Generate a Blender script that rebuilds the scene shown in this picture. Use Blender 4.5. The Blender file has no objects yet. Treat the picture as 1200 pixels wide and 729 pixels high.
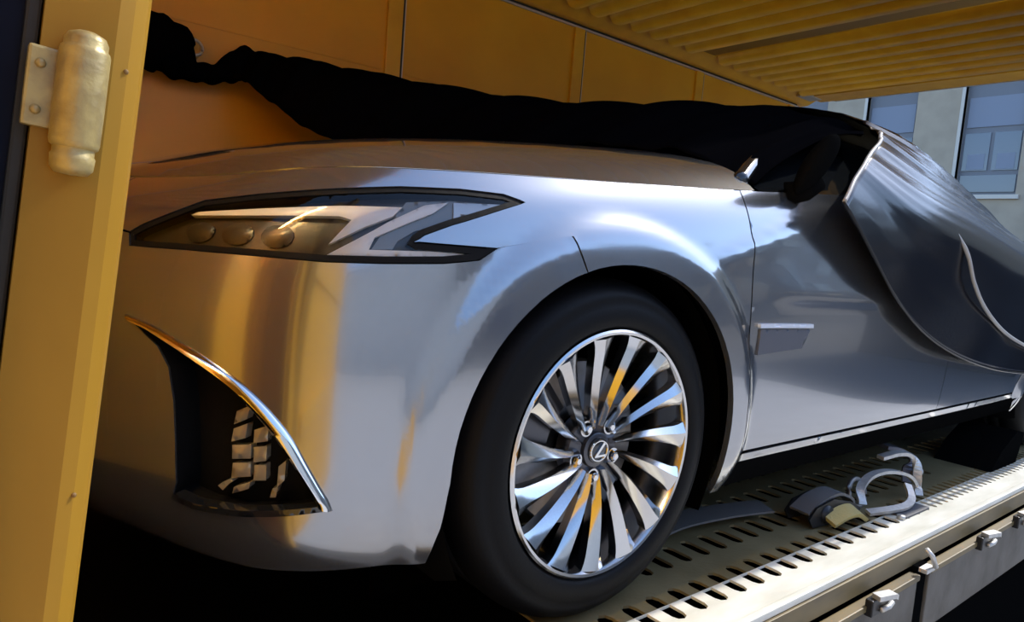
import bpy, bmesh, math, random
import numpy as np
from mathutils import Vector, Matrix
from mathutils.geometry import delaunay_2d_cdt
random.seed(7); np.random.seed(7)
SC=bpy.context.scene; COL=SC.collection

# ------------------------------------------------------------------ camera
F_PX=814.8
cam=bpy.data.cameras.new('camera'); cam.sensor_width=36; cam.lens=F_PX/1200*36; cam.clip_start=.02; cam.clip_end=500
cam_ob=bpy.data.objects.new('camera',cam); COL.objects.link(cam_ob)
a=Vector((1005,4.5,F_PX)).normalized(); b=Vector((-660,-128.5,F_PX)); b=(b-a*a.dot(b)).normalized(); c=a.cross(b)
# world axes seen in the lens (x right, y down, z forward)
right=Vector((a.x,b.x,c.x)); up=-Vector((a.y,b.y,c.y)); back=-Vector((a.z,b.z,c.z))
m=Matrix((right,up,back)).transposed().to_4x4(); m.translation=(-.98234,-1.78372,.71578)
cam_ob.matrix_world=m; SC.camera=cam_ob

# ------------------------------------------------------------------ sky, sun, exposure
world=bpy.data.worlds.new('sky'); SC.world=world; world.use_nodes=True
nt=world.node_tree; bg=nt.nodes['Background']
sky=nt.nodes.new('ShaderNodeTexSky'); sky.sky_type='NISHITA'; sky.sun_disc=False
sun_dir=Vector((-.70,.030,-.71)).normalized()       # the way the light travels
sky.sun_elevation=math.asin(-sun_dir.z); sky.sun_rotation=math.atan2(-sun_dir.x,-sun_dir.y); sky.dust_density=.8; sky.air_density=1.0; sky.ozone_density=4.0
nt.links.new(sky.outputs[0],bg.inputs['Color']); bg.inputs['Strength'].default_value=.47
sun=bpy.data.lights.new('sun','SUN'); sun.energy=5.0; sun.angle=math.radians(1); sun.color=(1,.95,.86)
sun_ob=bpy.data.objects.new('sun',sun); COL.objects.link(sun_ob)
sun_ob.rotation_euler=sun_dir.to_track_quat('-Z','Y').to_euler(); sun_ob.location=(6,-6,8)
SC.view_settings.view_transform='Standard'; SC.view_settings.look='None'; SC.view_settings.gamma=1
SC.view_settings.use_curve_mapping=False; SC.view_settings.exposure=-.15
SC.cycles.max_bounces=10

# ------------------------------------------------------------------ materials
MATS={}
def mat(name,col,rough=.5,metal=0,coat=0,noise=0,nscale=20,bump=0,bscale=60,spec=.5,ior=None,col2=None,stretch=(1,1,1),coat_rough=.03,detail=4):
    if name in MATS: return MATS[name]
    M=bpy.data.materials.new(name); M.use_nodes=True; n=M.node_tree.nodes; l=M.node_tree.links
    p=n['Principled BSDF']; p.inputs['Base Color'].default_value=(*col,1); p.inputs['Roughness'].default_value=rough
    p.inputs['Metallic'].default_value=metal; p.inputs['Coat Weight'].default_value=coat; p.inputs['Coat Roughness'].default_value=coat_rough
    p.inputs['Specular IOR Level'].default_value=spec
    if ior: p.inputs['IOR'].default_value=ior
    tc=n.new('ShaderNodeTexCoord'); mp=n.new('ShaderNodeMapping'); mp.inputs['Scale'].default_value=stretch; l.new(tc.outputs['Object'],mp.inputs['Vector'])
    if noise>0:
        t=n.new('ShaderNodeTexNoise'); t.inputs['Scale'].default_value=nscale; t.inputs['Detail'].default_value=detail
        l.new(mp.outputs['Vector'],t.inputs['Vector'])
        r=n.new('ShaderNodeMapRange'); r.inputs['From Min'].default_value=.35; r.inputs['From Max'].default_value=.7; l.new(t.outputs['Fac'],r.inputs['Value'])
        mx=n.new('ShaderNodeMix'); mx.data_type='RGBA'
        c2=col2 or tuple(v*(1-noise) for v in col)
        mx.inputs['A'].default_value=(*col,1); mx.inputs['B'].default_value=(*c2,1)
        l.new(r.outputs['Result'],mx.inputs['Factor']); l.new(mx.outputs['Result'],p.inputs['Base Color'])
    if bump>0:
        t=n.new('ShaderNodeTexNoise'); t.inputs['Scale'].default_value=bscale; t.inputs['Detail'].default_value=5
        l.new(mp.outputs['Vector'],t.inputs['Vector'])
        b_=n.new('ShaderNodeBump'); b_.inputs['Strength'].default_value=bump; b_.inputs['Distance'].default_value=.01
        l.new(t.outputs['Fac'],b_.inputs['Height']); l.new(b_.outputs['Normal'],p.inputs['Normal'])
    MATS[name]=M; return M
def pane_mat(name,tint=(1,1,1),ior=1.45):
    M=bpy.data.materials.new(name); M.use_nodes=True; n=M.node_tree.nodes; l=M.node_tree.links; n.clear()
    o=n.new('ShaderNodeOutputMaterial'); t=n.new('ShaderNodeBsdfTransparent'); t.inputs['Color'].default_value=(*tint,1)
    g=n.new('ShaderNodeBsdfGlossy'); g.inputs['Roughness'].default_value=.02; fr=n.new('ShaderNodeFresnel'); fr.inputs['IOR'].default_value=ior
    mx=n.new('ShaderNodeMixShader'); l.new(fr.outputs['Fac'],mx.inputs['Fac']); l.new(t.outputs[0],mx.inputs[1]); l.new(g.outputs[0],mx.inputs[2]); l.new(mx.outputs[0],o.inputs['Surface'])
    MATS[name]=M; return M
SILVER=mat('silver_paint',(.335,.34,.355),.17,.9,.9,noise=.04,nscale=900,detail=1)
BLACKGLOSS=mat('black_gloss_plastic',(.012,.012,.013),.12,0,.6)
BLACKMATT=mat('black_rough_plastic',(.004,.004,.0045),.6,0,ior=1.2,bump=.1)
VOID=mat('black_underbody',(.004,.004,.004),.95,ior=1.0)
CHROME=mat('chrome',(.75,.74,.72),.08,1)
SATINCHROME=mat('satin_lamp_chrome',(.60,.59,.58),.45,.7)
LAMPLIGHT=mat('lamp_light_guide',(.90,.88,.86),.35,0,.3)
LAMPGREY=mat('lamp_reflector',(.22,.22,.21),.35,.4)
LAMPBROWN=mat('lamp_housing',(.025,.021,.016),.4,.1,.2)
LENS=pane_mat('clear_lens')
RUBBER=mat('tyre_rubber',(.003,.003,.0035),.55,0,bump=.05,bscale=200,spec=.15)
ALLOY=mat('polished_alloy',(.62,.61,.60),.16,1,noise=.05,nscale=300)
DARKALLOY=mat('dark_machined_alloy',(.10,.10,.11),.3,.9)
DISC=mat('brake_disc',(.30,.29,.28),.35,1,noise=.2,nscale=40)
GLASS=mat('dark_car_glass',(.006,.007,.008),.05,0,0)
YELLOW=mat('yellow_wall_paint',(.76,.39,.017),.38,0,noise=.22,nscale=2.2,col2=(.67,.325,.013),bump=.05,bscale=14)
YELLOW2=mat('yellow_trim_paint',(.78,.43,.026),.32,0,noise=.2,nscale=9,col2=(.69,.35,.019))
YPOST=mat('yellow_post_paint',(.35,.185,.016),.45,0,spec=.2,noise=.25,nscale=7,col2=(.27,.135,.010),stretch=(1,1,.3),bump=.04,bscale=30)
HINGE=mat('worn_hinge_steel',(.44,.34,.13),.36,.2,noise=.4,nscale=60,col2=(.26,.19,.08),bump=.1,bscale=120)
PALESTEEL=mat('pale_metal_strip',(.62,.58,.50),.35,.5)
DARKSEAL=mat('dark_seal',(.02,.016,.01),.6)
NAVY=mat('navy_door_paint',(.003,.004,.012),.6,0,0,spec=.15)
DECK=mat('tan_deck_steel',(.22,.18,.09),.5,.2,noise=.35,nscale=7,col2=(.15,.12,.055),bump=.12,bscale=90)
DAYLITDECK=mat('daylit_deck_edge',(.74,.72,.63),.42,0,noise=.35,nscale=11,col2=(.56,.54,.44),stretch=(.4,1.6,1),bump=.08,bscale=60)  # paler than the deck plate: daylight on the edge painted into the colour
RAILTAN=mat('tan_rail_paint',(.17,.12,.045),.5,0,noise=.45,nscale=9,col2=(.09,.065,.028),stretch=(.5,1,2))
PANELGREY=mat('weathered_dropside_paint',(.115,.10,.08),.55,0,noise=.5,nscale=8,col2=(.055,.045,.032),bump=.1,bscale=40)
ZINC=mat('zinc_latch',(.62,.61,.58),.45,.5,noise=.2,nscale=80)
SATIN=mat('black_satin_cover',(.003,.0035,.007),.19,0,0,ior=1.38,bump=.02,bscale=60,stretch=(1,1,2))
SHADECLOTH=mat('shaded_cover_black',(.0018,.0018,.0024),.9,0,ior=1.0,bump=.1,bscale=30)  # same cover cloth, its shade painted as a matt black copy
PIPING=mat('grey_piping',(.34,.33,.32),.45)
WEBBING=mat('grey_webbing',(.13,.125,.12),.7,0,bump=.3,bscale=160,stretch=(1,6,1))
YWEB=mat('tan_webbing',(.42,.34,.12),.65,0,bump=.3,bscale=160)
DARKSTEEL=mat('dark_strap_steel',(.025,.025,.027),.4,.6)
PADGREY=mat('grey_door_pad',(.085,.087,.10),.6)
PADEDGE=mat('pad_edge_strip',(.62,.65,.70),.3)
STONE=mat('beige_render',(.43,.36,.275),.85,0,noise=.15,nscale=3,bump=.1,bscale=30)
STONE2=mat('pale_render',(.60,.56,.50),.85)
WINFRAME=mat('grey_window_frame',(.16,.17,.20),.5)
WINGLASS=mat('street_window_glass',(.10,.12,.16),.08,0,spec=.8)
WINLIT=mat('pale_lit_pane',(.22,.25,.32),.6)  # light on the window panes painted into the colour
ASPHALT=mat('pale_street_concrete',(.12,.118,.115),.9,0,noise=.2,nscale=5,bump=.2,bscale=80)

# ------------------------------------------------------------------ helpers
def tag(o,label=None,cat=None,group=None,kind=None):
    if label: o['label']=label
    if cat: o['category']=cat
    if group: o['group']=group
    if kind: o['kind']=kind
    return o
def empty(name,loc=(0,0,0),rot=(0,0,0)):
    o=bpy.data.objects.new(name,None); o.location=loc; o.rotation_euler=rot; o.empty_display_size=.05; COL.objects.link(o); return o
def link(name,me,parent=None):
    o=bpy.data.objects.new(name,me); COL.objects.link(o)
    if parent is not None: o.parent=parent
    return o
def mesh(name,verts,faces,m_,parent=None,smooth=True,angle=None):
    me=bpy.data.meshes.new(name); me.from_pydata([tuple(map(float,v)) for v in verts],[],[tuple(map(int,f)) for f in faces])
    me.materials.append(m_); me.update()
    if smooth: me.polygons.foreach_set('use_smooth',[True]*len(me.polygons))
    if angle is not None:
        try: me.set_sharp_from_angle(angle=math.radians(angle))
        except Exception: pass
    return link(name,me,parent)
def box_data(x0,x1,y0,y1,z0,z1,bev=0):
    bm=bmesh.new(); bmesh.ops.create_cube(bm,size=1)
    for v in bm.verts: v.co=Vector(((x0+x1)/2+v.co.x*(x1-x0),(y0+y1)/2+v.co.y*(y1-y0),(z0+z1)/2+v.co.z*(z1-z0)))
    if bev: bmesh.ops.bevel(bm,geom=bm.edges[:],offset=bev,segments=2,affect='EDGES',profile=.6)
    me=bpy.data.meshes.new('box'); bm.to_mesh(me); bm.free(); return me
def box(name,x0,x1,y0,y1,z0,z1,m_,parent=None,bev=0):
    me=box_data(x0,x1,y0,y1,z0,z1,bev); me.name=name; me.materials.append(m_)
    return link(name,me,parent)
def tube(pts,r,seg=10,closed=False,flat=None):
    """swept tube (or flat strip: flat=(half width, half thickness, up vector))"""
    P=[Vector(p) for p in pts]; n=len(P); V=[];Fc=[]
    for i,p in enumerate(P):
        t=(P[(i+1)%n]-P[i-1]) if closed else (P[min(i+1,n-1)]-P[max(i-1,0)]); t.normalize()
        u=Vector(flat[2]) if flat else (Vector((0,0,1)) if abs(t.z)<.9 else Vector((1,0,0)))
        s=t.cross(u).normalized(); u=s.cross(t).normalized()
        if flat: ring=[s*flat[0]+u*flat[1],-s*flat[0]+u*flat[1],-s*flat[0]-u*flat[1],s*flat[0]-u*flat[1]]
        else:
            rr=r[i] if isinstance(r,(list,tuple)) else r
            ring=[(s*math.cos(q)+u*math.sin(q))*rr for q in [2*math.pi*k/seg for k in range(seg)]]
        V+= [p+q for q in ring]
    k=4 if flat else seg
    for i in range(n if closed else n-1):
        j=(i+1)%n
        for q in range(k): Fc.append((i*k+q,i*k+(q+1)%k,j*k+(q+1)%k,j*k+q))
    if not closed: Fc.append(tuple(range(k))[::-1]); Fc.append(tuple((n-1)*k+q for q in range(k)))
    return V,Fc
def smooth_path(pts,n=8):
    P=[np.array(p,float) for p in pts]; P=[2*P[0]-P[1]]+P+[2*P[-1]-P[-2]]; out=[]
    for i in range(1,len(P)-2):
        for k in range(n):
            t=k/n; out.append(.5*((2*P[i])+(-P[i-1]+P[i+1])*t+(2*P[i-1]-5*P[i]+4*P[i+1]-P[i+2])*t*t+(-P[i-1]+3*P[i]-3*P[i+1]+P[i+2])*t**3))
    out.append(P[-2]); return out
def lathe(prof,seg=72,axis_y=True,closed=False):
    """profile (radius, y) turned about the y axis"""
    V=[];Fc=[];n=len(prof)
    for k in range(seg):
        q=2*math.pi*k/seg
        for r,y in prof: V.append((r*math.cos(q),y,r*math.sin(q)))
    for k in range(seg):
        k2=(k+1)%seg
        for i in range(n if closed else n-1):
            j=(i+1)%n; Fc.append((k*n+i,k2*n+i,k2*n+j,k*n+j))
    return V,Fc
def inside(poly,pts):
    x,y=pts[:,0],pts[:,1]; res=np.zeros(len(pts),bool); n=len(poly)
    for i in range(n):
        x1,y1=poly[i]; x2,y2=poly[(i+1)%n]
        if y1==y2: continue
        cnd=((y1>y)!=(y2>y)); res^=cnd&(x<(x2-x1)*(y-y1)/(y2-y1)+x1)
    return res
def resample(poly,step):
    out=[]
    n=len(poly)
    for i in range(n):
        p=np.array(poly[i],float); q=np.array(poly[(i+1)%n],float); k=max(1,int(math.ceil(np.linalg.norm(q-p)/step)))
        for t in range(k): out.append(p+(q-p)*t/k)
    return np.array(out)
def area(poly):
    p=np.array(poly); q=np.roll(p,-1,0); return .5*np.sum(p[:,0]*q[:,1]-q[:,0]*p[:,1])
def shrink(poly,d):
    """move the outline inwards by d"""
    p=np.array(poly,float)
    if area(p)<0: p=p[::-1]
    e1=p-np.roll(p,1,0); e2=np.roll(p,-1,0)-p
    e1/=np.linalg.norm(e1,axis=1)[:,None]+1e-12; e2/=np.linalg.norm(e2,axis=1)[:,None]+1e-12
    n1=np.stack([-e1[:,1],e1[:,0]],1); n2=np.stack([-e2[:,1],e2[:,0]],1)
    nn=n1+n2; nn/=np.maximum(np.linalg.norm(nn,axis=1)[:,None],.5)
    return p+nn*d
def triangulate(outer,holes,step,grid_pts=None,lines=()):
    outs=[np.array(outer)]+[np.array(h) for h in holes]
    V=np.vstack(outs); E=[]; o=0
    for q in outs:
        k=len(q); E+=[(o+i,o+(i+1)%k) for i in range(k)]; o+=k
    lo,hi=outs[0].min(0),outs[0].max(0)
    if grid_pts is None:
        gx=np.arange(lo[0]+step*.5,hi[0],step); gy=np.arange(lo[1]+step*.5,hi[1],step)
        G=np.stack(np.meshgrid(gx,gy,indexing='ij'),-1); G[:,1::2,0]+=step*.5*0
        G=G.reshape(-1,2)
    else: G=grid_pts
    if len(G):
        keep=inside(outs[0],G)
        for h in outs[1:]: keep&=~inside(h,G)
        G=G[keep]
        if len(G):
            dmin=np.full(len(G),9.)
            for q in outs:
                for i in range(len(q)): dmin=np.minimum(dmin,np.hypot(G[:,0]-q[i,0],G[:,1]-q[i,1]))
            G=G[dmin>step*.45]
    base=len(V); V=np.vstack([V,G]) if len(G) else V
    for (p,q) in lines:
        V=np.vstack([V,[p,q]]); E.append((len(V)-2,len(V)-1))
    r=delaunay_2d_cdt([Vector(v) for v in V],E,[],0,1e-6)
    vv=np.array([tuple(v) for v in r[0]]); ff=np.array([f for f in r[2] if len(f)==3])
    cen=vv[ff].mean(1); ok=inside(outs[0],cen)
    for h in outs[1:]: ok&=~inside(h,cen)
    return vv,ff[ok]
# ---------- car skin: one smooth spline surface from the nose round to the tail (left half) ----------
MID=np.array([(-.925,0),(-.905,-.22),(-.85,-.40),(-.775,-.56),(-.705,-.695),(-.625,-.805),(-.50,-.868),(-.35,-.898),(-.18,-.914),(0,-.922),(.2,-.926),(.42,-.928),(.8,-.930),(1.3,-.930),(1.9,-.930),(2.4,-.928),(2.87,-.922),(3.3,-.90),(3.68,-.83),(3.93,-.66),(4.0,-.33),(4.02,0)])
NI=len(MID)
RV=np.array([.20,.24,.31,.42,.54,.64,.71,.78,.85])
def _rows():
    K={0:[(.06,.20),(.02,.235),(0,.31),(0,.42),(0,.54),(.012,.64),(.03,.70),(.06,.745),(.12,.775)],
       3:[(.055,.19),(.018,.23),(0,.31),(0,.42),(0,.54),(.012,.64),(.030,.705),(.06,.755),(.13,.79)],
       5:[(.035,.188),(.010,.235),(0,.31),(0,.42),(.002,.54),(.014,.64),(.034,.71),(.07,.772),(.13,.815)],
       7:[(.022,.197),(.008,.238),(0,.31),(0,.42),(.002,.53),(.008,.63),(.020,.715),(.045,.785),(.085,.832)],
       9:[(.022,.197),(.008,.238),(.0,.31),(0,.42),(0,.53),(.003,.63),(.012,.72),(.034,.80),(.072,.852)],
       11:[(.055,.19),(.030,.235),(.014,.30),(.006,.42),(0,.55),(0,.66),(.007,.75),(.028,.83),(.062,.882)],
       13:[(.055,.19),(.030,.235),(.014,.30),(.006,.42),(0,.55),(0,.66),(.010,.78),(.030,.88),(.058,.955)],
       15:[(.055,.19),(.030,.235),(.014,.30),(.006,.42),(0,.55),(0,.66),(.012,.765),(.035,.845),(.070,.895)],
       17:[(.03,.22),(.012,.26),(0,.32),(0,.42),(0,.55),(.004,.64),(.015,.70),(.04,.755),(.10,.80)],
       19:[(.05,.24),(.015,.29),(0,.36),(0,.46),(0,.58),(.01,.66),(.025,.72),(.045,.77),(.10,.80)],
       21:[(.05,.24),(.015,.29),(0,.36),(0,.46),(0,.58),(.01,.66),(.025,.72),(.045,.77),(.10,.80)]}
    ks=sorted(K); A=np.array([K[k] for k in ks])
    out=np.zeros((NI,9,2))
    for j in range(9):
        for c in range(2): out[:,j,c]=np.interp(np.arange(NI),ks,A[:,j,c])
    return out
def _ctrl():
    ext=np.vstack([MID[1]*[1,-1],MID,MID[-2]*[1,-1]])
    T=ext[2:]-ext[:-2]; T/=np.linalg.norm(T,axis=1)[:,None]
    Nn=np.stack([T[:,1],-T[:,0]],1)      # outward
    r=_rows(); P=np.zeros((NI,9,3))
    P[:,:,:2]=MID[:,None,:]-Nn[:,None,:]*r[:,:,0:1]
    P[:,:,2]=r[:,:,1]
    P[0,:,1]=0;P[-1,:,1]=0
    m=P[1:2]*[1,-1,1]; n=P[-2:-1]*[1,-1,1]
    P=np.concatenate([m,P,n],0)
    P=np.concatenate([2*P[:,:1]-P[:,1:2],P,2*P[:,-1:]-P[:,-2:-1]],1)
    return P
CP=_ctrl()
UC=np.concatenate([[0],np.cumsum(np.linalg.norm(np.diff(MID,axis=0),axis=1))])
def _basis(t):
    return np.stack([(1-t)**3/6,(3*t**3-6*t*t+4)/6,(-3*t**3+3*t*t+3*t+1)/6,t**3/6],-1)
def S0(U,V):
    U=np.asarray(U,float);V=np.asarray(V,float)
    a=np.interp(U,UC,np.arange(NI));b=np.interp(V,RV,np.arange(9.))
    i=np.clip(a.astype(int),0,NI-2);j=np.clip(b.astype(int),0,7)
    bu=_basis(a-i);bv=_basis(b-j)
    out=np.zeros(U.shape+(3,))
    for p in range(4):
        for q in range(4):
            out+=(bu[...,p]*bv[...,q])[...,None]*CP[i+p,j+q]
    return out
def sst(a,b,x):
    t=np.clip((x-a)/(b-a),0,1);return t*t*(3-2*t)
def S(U,V):
    P=S0(U,V)
    x,z=P[...,0],P[...,2]
    side=sst(-.60,-.40,x)*(1-sst(3.3,3.5,x))
    d=np.zeros_like(x)
    for xc,w in((0,.014),(2.87,.014)):
        r=np.hypot(x-xc,(z-.335))
        d+=w*(1-sst(.415,.465,r))*side
    P=P.copy()
    # shoulder crease that climbs from the arch to the mirror, and the door's lower character line
    zc=.705+.16*np.clip((x-.22)/.5,0,1)+.03*np.clip((x-.72)/1.5,0,1)
    k=sst(.16,.34,x)*(1-sst(2.6,3.2,x))
    d+=k*(.0065*np.exp(-((z-zc)/.022)**2*np.where(z>zc,2.2,.35)))
    k2=sst(.42,.62,x)*(1-sst(2.3,2.7,x))
    zl=.655-.012*(x-.45)
    d+=k2*(.007*np.exp(-((z-zl)/.03)**2*np.where(z>zl,.5,2.5)))
    P[...,1]-=d
    return P
_g=None
def grid():
    global _g
    if _g is None:
        U,V=np.meshgrid(np.linspace(0,UC[-1],700),np.linspace(RV[0],RV[-1],90),indexing='ij')
        _g=(U,V,S(U,V))
    return _g
def invert(fun,t0,iters=12):
    """solve fun(S(u,v))=0 (2 residuals) from the best grid point"""
    U,V,P=grid(); e=(fun(P)**2).sum(-1)
    k=np.unravel_index(np.argmin(e+t0(P)),e.shape); u,v=U[k],V[k]
    for _ in range(iters):
        h=1e-4
        r=fun(S(u,v)); ju=(fun(S(u+h,v))-r)/h; jv=(fun(S(u,v+h))-r)/h
        J=np.stack([ju,jv],1)
        try: d=np.linalg.solve(J,r)
        except Exception: break
        d=np.clip(d,-.05,.05)
        u=np.clip(u-d[0],0,UC[-1]); v=np.clip(v-d[1],RV[0],RV[-1])
    return u,v
def side_uv(x,z):
    f=lambda P:np.stack([P[...,0]-x,P[...,2]-z],-1)
    return invert(f,lambda P:np.where(P[...,1]>-.3,9,0))
# ------------------------------------------------------------------ car panels cut from the skin
def normal_at(U,V):
    h=1e-3
    du=S(U+h,V)-S(U-h,V); dv=S(U,np.minimum(V+h,RV[-1]))-S(U,np.maximum(V-h,RV[0]))
    n=np.cross(dv,du); n/=np.linalg.norm(n,axis=-1)[...,None]+1e-12
    return n      # outward (checked below)
_t=normal_at(np.array([1.5]),np.array([.5]))[0]; NSIGN=-1. if _t[1]>0 else 1.
def skin(name,poly,m_,parent,step=.014,gap=.0018,off=0.,rim=.014,holes=(),both=True,join=False,bstep=None,dome=0):
    bs=bstep or step
    outer=resample(shrink(resample(poly,bs),gap) if gap else poly,bs)
    if join: outer[:,0]=np.where(outer[:,0]<gap*1.5,0,outer[:,0])
    hs=[resample(shrink(resample(h,bs),-gap) if gap else h,bs) for h in holes]
    vv,ff=triangulate(outer,hs,step)
    U,V=vv[:,0].clip(0,UC[-1]),vv[:,1].clip(RV[0],RV[-1])
    N=normal_at(U,V)*NSIGN; P=S(U,V)+N*off
    if dome:
        d=np.full(len(vv),9.)
        for q in outer: d=np.minimum(d,np.hypot(vv[:,0]-q[0],vv[:,1]-q[1]))
        P=P+N*(dome*(1-np.exp(-d/.006)))[:,None]
    # orientation
    f=ff[len(ff)//2]; g=np.cross(P[f[1]]-P[f[0]],P[f[2]]-P[f[0]])
    if g@N[f[0]]<0: ff=ff[:,::-1]
    faces=[tuple(x) for x in ff]; verts=[p for p in P]
    # turned-in edge
    cnt={}
    for x in ff:
        for i in range(3):
            e=(x[i],x[(i+1)%3]); cnt[tuple(sorted(e))]=cnt.get(tuple(sorted(e)),[])+[e]
    rimv={}
    nb=len(verts)
    if rim:
        bnd=[e[0] for e in cnt.values() if len(e)==1]
        if join: bnd=[e for e in bnd if not(U[e[0]]<1e-4 and U[e[1]]<1e-4)]
        for e in bnd:
            for w in e:
                if (w,0) not in rimv:
                    rimv[(w,0)]=len(verts); verts.append(P[w]); rimv[(w,1)]=len(verts); verts.append(P[w]-N[w]*rim)
            faces.append((rimv[(e[1],0)],rimv[(e[0],0)],rimv[(e[0],1)],rimv[(e[1],1)]))
    verts=np.array(verts); flip=[tuple(reversed(x)) for x in faces]
    mv=verts*[1,-1,1]
    if join:
        k=len(verts); faces=faces+[tuple(i+k for i in x) for x in flip]
        o=mesh(name,np.vstack([verts,mv]),faces,m_,parent)
        bm=bmesh.new(); bm.from_mesh(o.data); bmesh.ops.remove_doubles(bm,verts=[v for v in bm.verts if abs(v.co.y)<1e-4],dist=1e-4); bm.to_mesh(o.data); bm.free()
        o.data.polygons.foreach_set('use_smooth',[True]*len(o.data.polygons)); return o
    o=mesh(name,verts,faces,m_,parent)
    if both: return o,mesh(name,mv,flip,m_,parent)
    return o
def uvs(pts): return [side_uv(x,z) for x,z in pts]
LAMP=[(0.5698,0.6952),(0.5975,0.7132),(0.6484,0.74),(0.6971,0.7658),(0.7951,0.7792),(0.9552,0.7941),(1.0624,0.8033),(1.1679,0.8051),(1.251,0.7999),(1.291,0.7866),(1.2093,0.7595),(1.1443,0.739),(1.0961,0.7208),(1.0775,0.7086),(1.1284,0.7077),(1.2258,0.7063),(1.1909,0.6906),(1.1282,0.6831),(1.0304,0.6777),(0.9397,0.6739),(0.8305,0.6746),(0.7043,0.675),(0.58,0.6735)]
BAR_A=[(0.6623,0.7478),(0.8054,0.758),(0.9579,0.7672),(1.0639,0.7688),(1.0469,0.7514),(1.0015,0.7324),(0.9423,0.7005),(0.9767,0.7419),(0.9568,0.7473),(0.8109,0.7441),(0.6756,0.7408)]
REFL=[(1.0724,0.7823),(1.1501,0.7892),(1.2786,0.7858),(1.1392,0.7469),(1.0836,0.729),(1.0549,0.7122),(1.0466,0.6996),(1.0104,0.6975),(1.0365,0.7343)]
BAR_B=[(1.104,0.7744),(1.1461,0.7821),(1.1171,0.7599),(1.0152,0.715),(1.0066,0.696),(1.1717,0.7009),(1.1538,0.6907),(1.0302,0.6845),(0.9413,0.6845),(0.9827,0.708),(1.0365,0.7397)]
STRIP_C=[(1.155,0.7827),(1.2751,0.7856),(1.1512,0.7518)]
FOG=[(0.6036,0.5609),(0.6696,0.5449),(0.7497,0.5146),(0.8104,0.4828),(0.8532,0.4486),(0.8943,0.4069),(0.928,0.3633),(0.9509,0.3232),(0.9706,0.299),(0.9119,0.2919),(0.8314,0.2845),(0.7564,0.2829),(0.7109,0.2898),(0.7199,0.3118),(0.7176,0.3769),(0.7109,0.4418),(0.6972,0.4939),(0.6716,0.5249),(0.6331,0.5469)]
FOGCHROME=[(0.5994,0.5643),(0.6706,0.5511),(0.752,0.5244),(0.8168,0.4928),(0.8644,0.4589),(0.9066,0.4139),(0.9366,0.3662),(0.9688,0.308),(0.9744,0.2978),(0.9519,0.3016),(0.9221,0.3562),(0.888,0.404),(0.8494,0.4443),(0.8064,0.4784),(0.7471,0.5088),(0.6684,0.54),(0.6233,0.5519)]
CELLS=[[(0.8017,0.433),(0.8264,0.4455),(0.8206,0.4222),(0.7971,0.4116)],[(0.7974,0.4054),(0.8223,0.4161),(0.8193,0.3932),(0.794,0.3845)],[(0.8351,0.4077),(0.86,0.4165),(0.8599,0.3928),(0.8348,0.3875)],[(0.7957,0.3795),(0.8308,0.3844),(0.8304,0.362),(0.7965,0.3569)],[(0.8351,0.3811),(0.859,0.3851),(0.8587,0.3613),(0.8361,0.3559)],[(0.7982,0.3502),(0.8306,0.3552),(0.8313,0.331),(0.7958,0.3234)],[(0.8376,0.3519),(0.859,0.3545),(0.8598,0.3273),(0.837,0.3243)],[(0.7702,0.3049),(0.7914,0.3195),(0.8002,0.318),(0.7792,0.2997)],[(0.8002,0.3069),(0.8315,0.3204),(0.8289,0.3082),(0.7971,0.2978)],[(0.8812,0.3539),(0.8938,0.3643),(0.8926,0.3303),(0.8798,0.317)],[(0.872,0.3131),(0.8825,0.3173),(0.8776,0.3006),(0.8671,0.2999)]]
GRILLE=[(0,.235),(.40,.235),(.23,.47),(.33,.74),(0,.80)]

car=tag(empty('car',(0,0,0)),'silver sedan car, half covered, standing on the slotted transporter deck','car')
RA=.362; ZC=.335
def arch(xc,lo=.2,n=40,first=None,last=None):
    """wheel opening from the front foot, over the top, to the rear foot, in (u,v)"""
    pts=[]
    vb=[(xc-RA-.02,.197),(xc-RA-.008,.26)]
    for k in range(n+1):
        q=math.pi*(1-k/n); pts.append((xc+RA*math.cos(q),ZC+RA*math.sin(q)))
    pts=vb+pts+[(xc+RA,.26),(xc+RA+.004,.197)]
    return [side_uv(x,z) for x,z in pts]
A1=arch(0.); A2=arch(2.87)
A1[0]=(A1[0][0],.20); A1[-1]=(A1[-1][0],.20); A2[0]=(A2[0][0],.20); A2[-1]=(A2[-1][0],.20)
SEAM_A=(1.410,.698); SEAM_B=(1.376,.731)
ks=min(range(len(A1)),key=lambda k:(A1[k][0]-SEAM_A[0])**2+(A1[k][1]-SEAM_A[1])**2)
DOOR_SEAM=uvs([(.432,.284),(.424,.36),(.412,.46),(.402,.56),(.396,.66),(.394,.75),(.396,.83)])
DTOP=(side_uv(.399,.868)[0],.85)
lamp_lower=LAMP[15:]          # outer corner -> inner end
lamp_outer=LAMP[9:16]         # tip -> outer corner
lamp_upper=LAMP[:10]          # inner end -> tip
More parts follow.
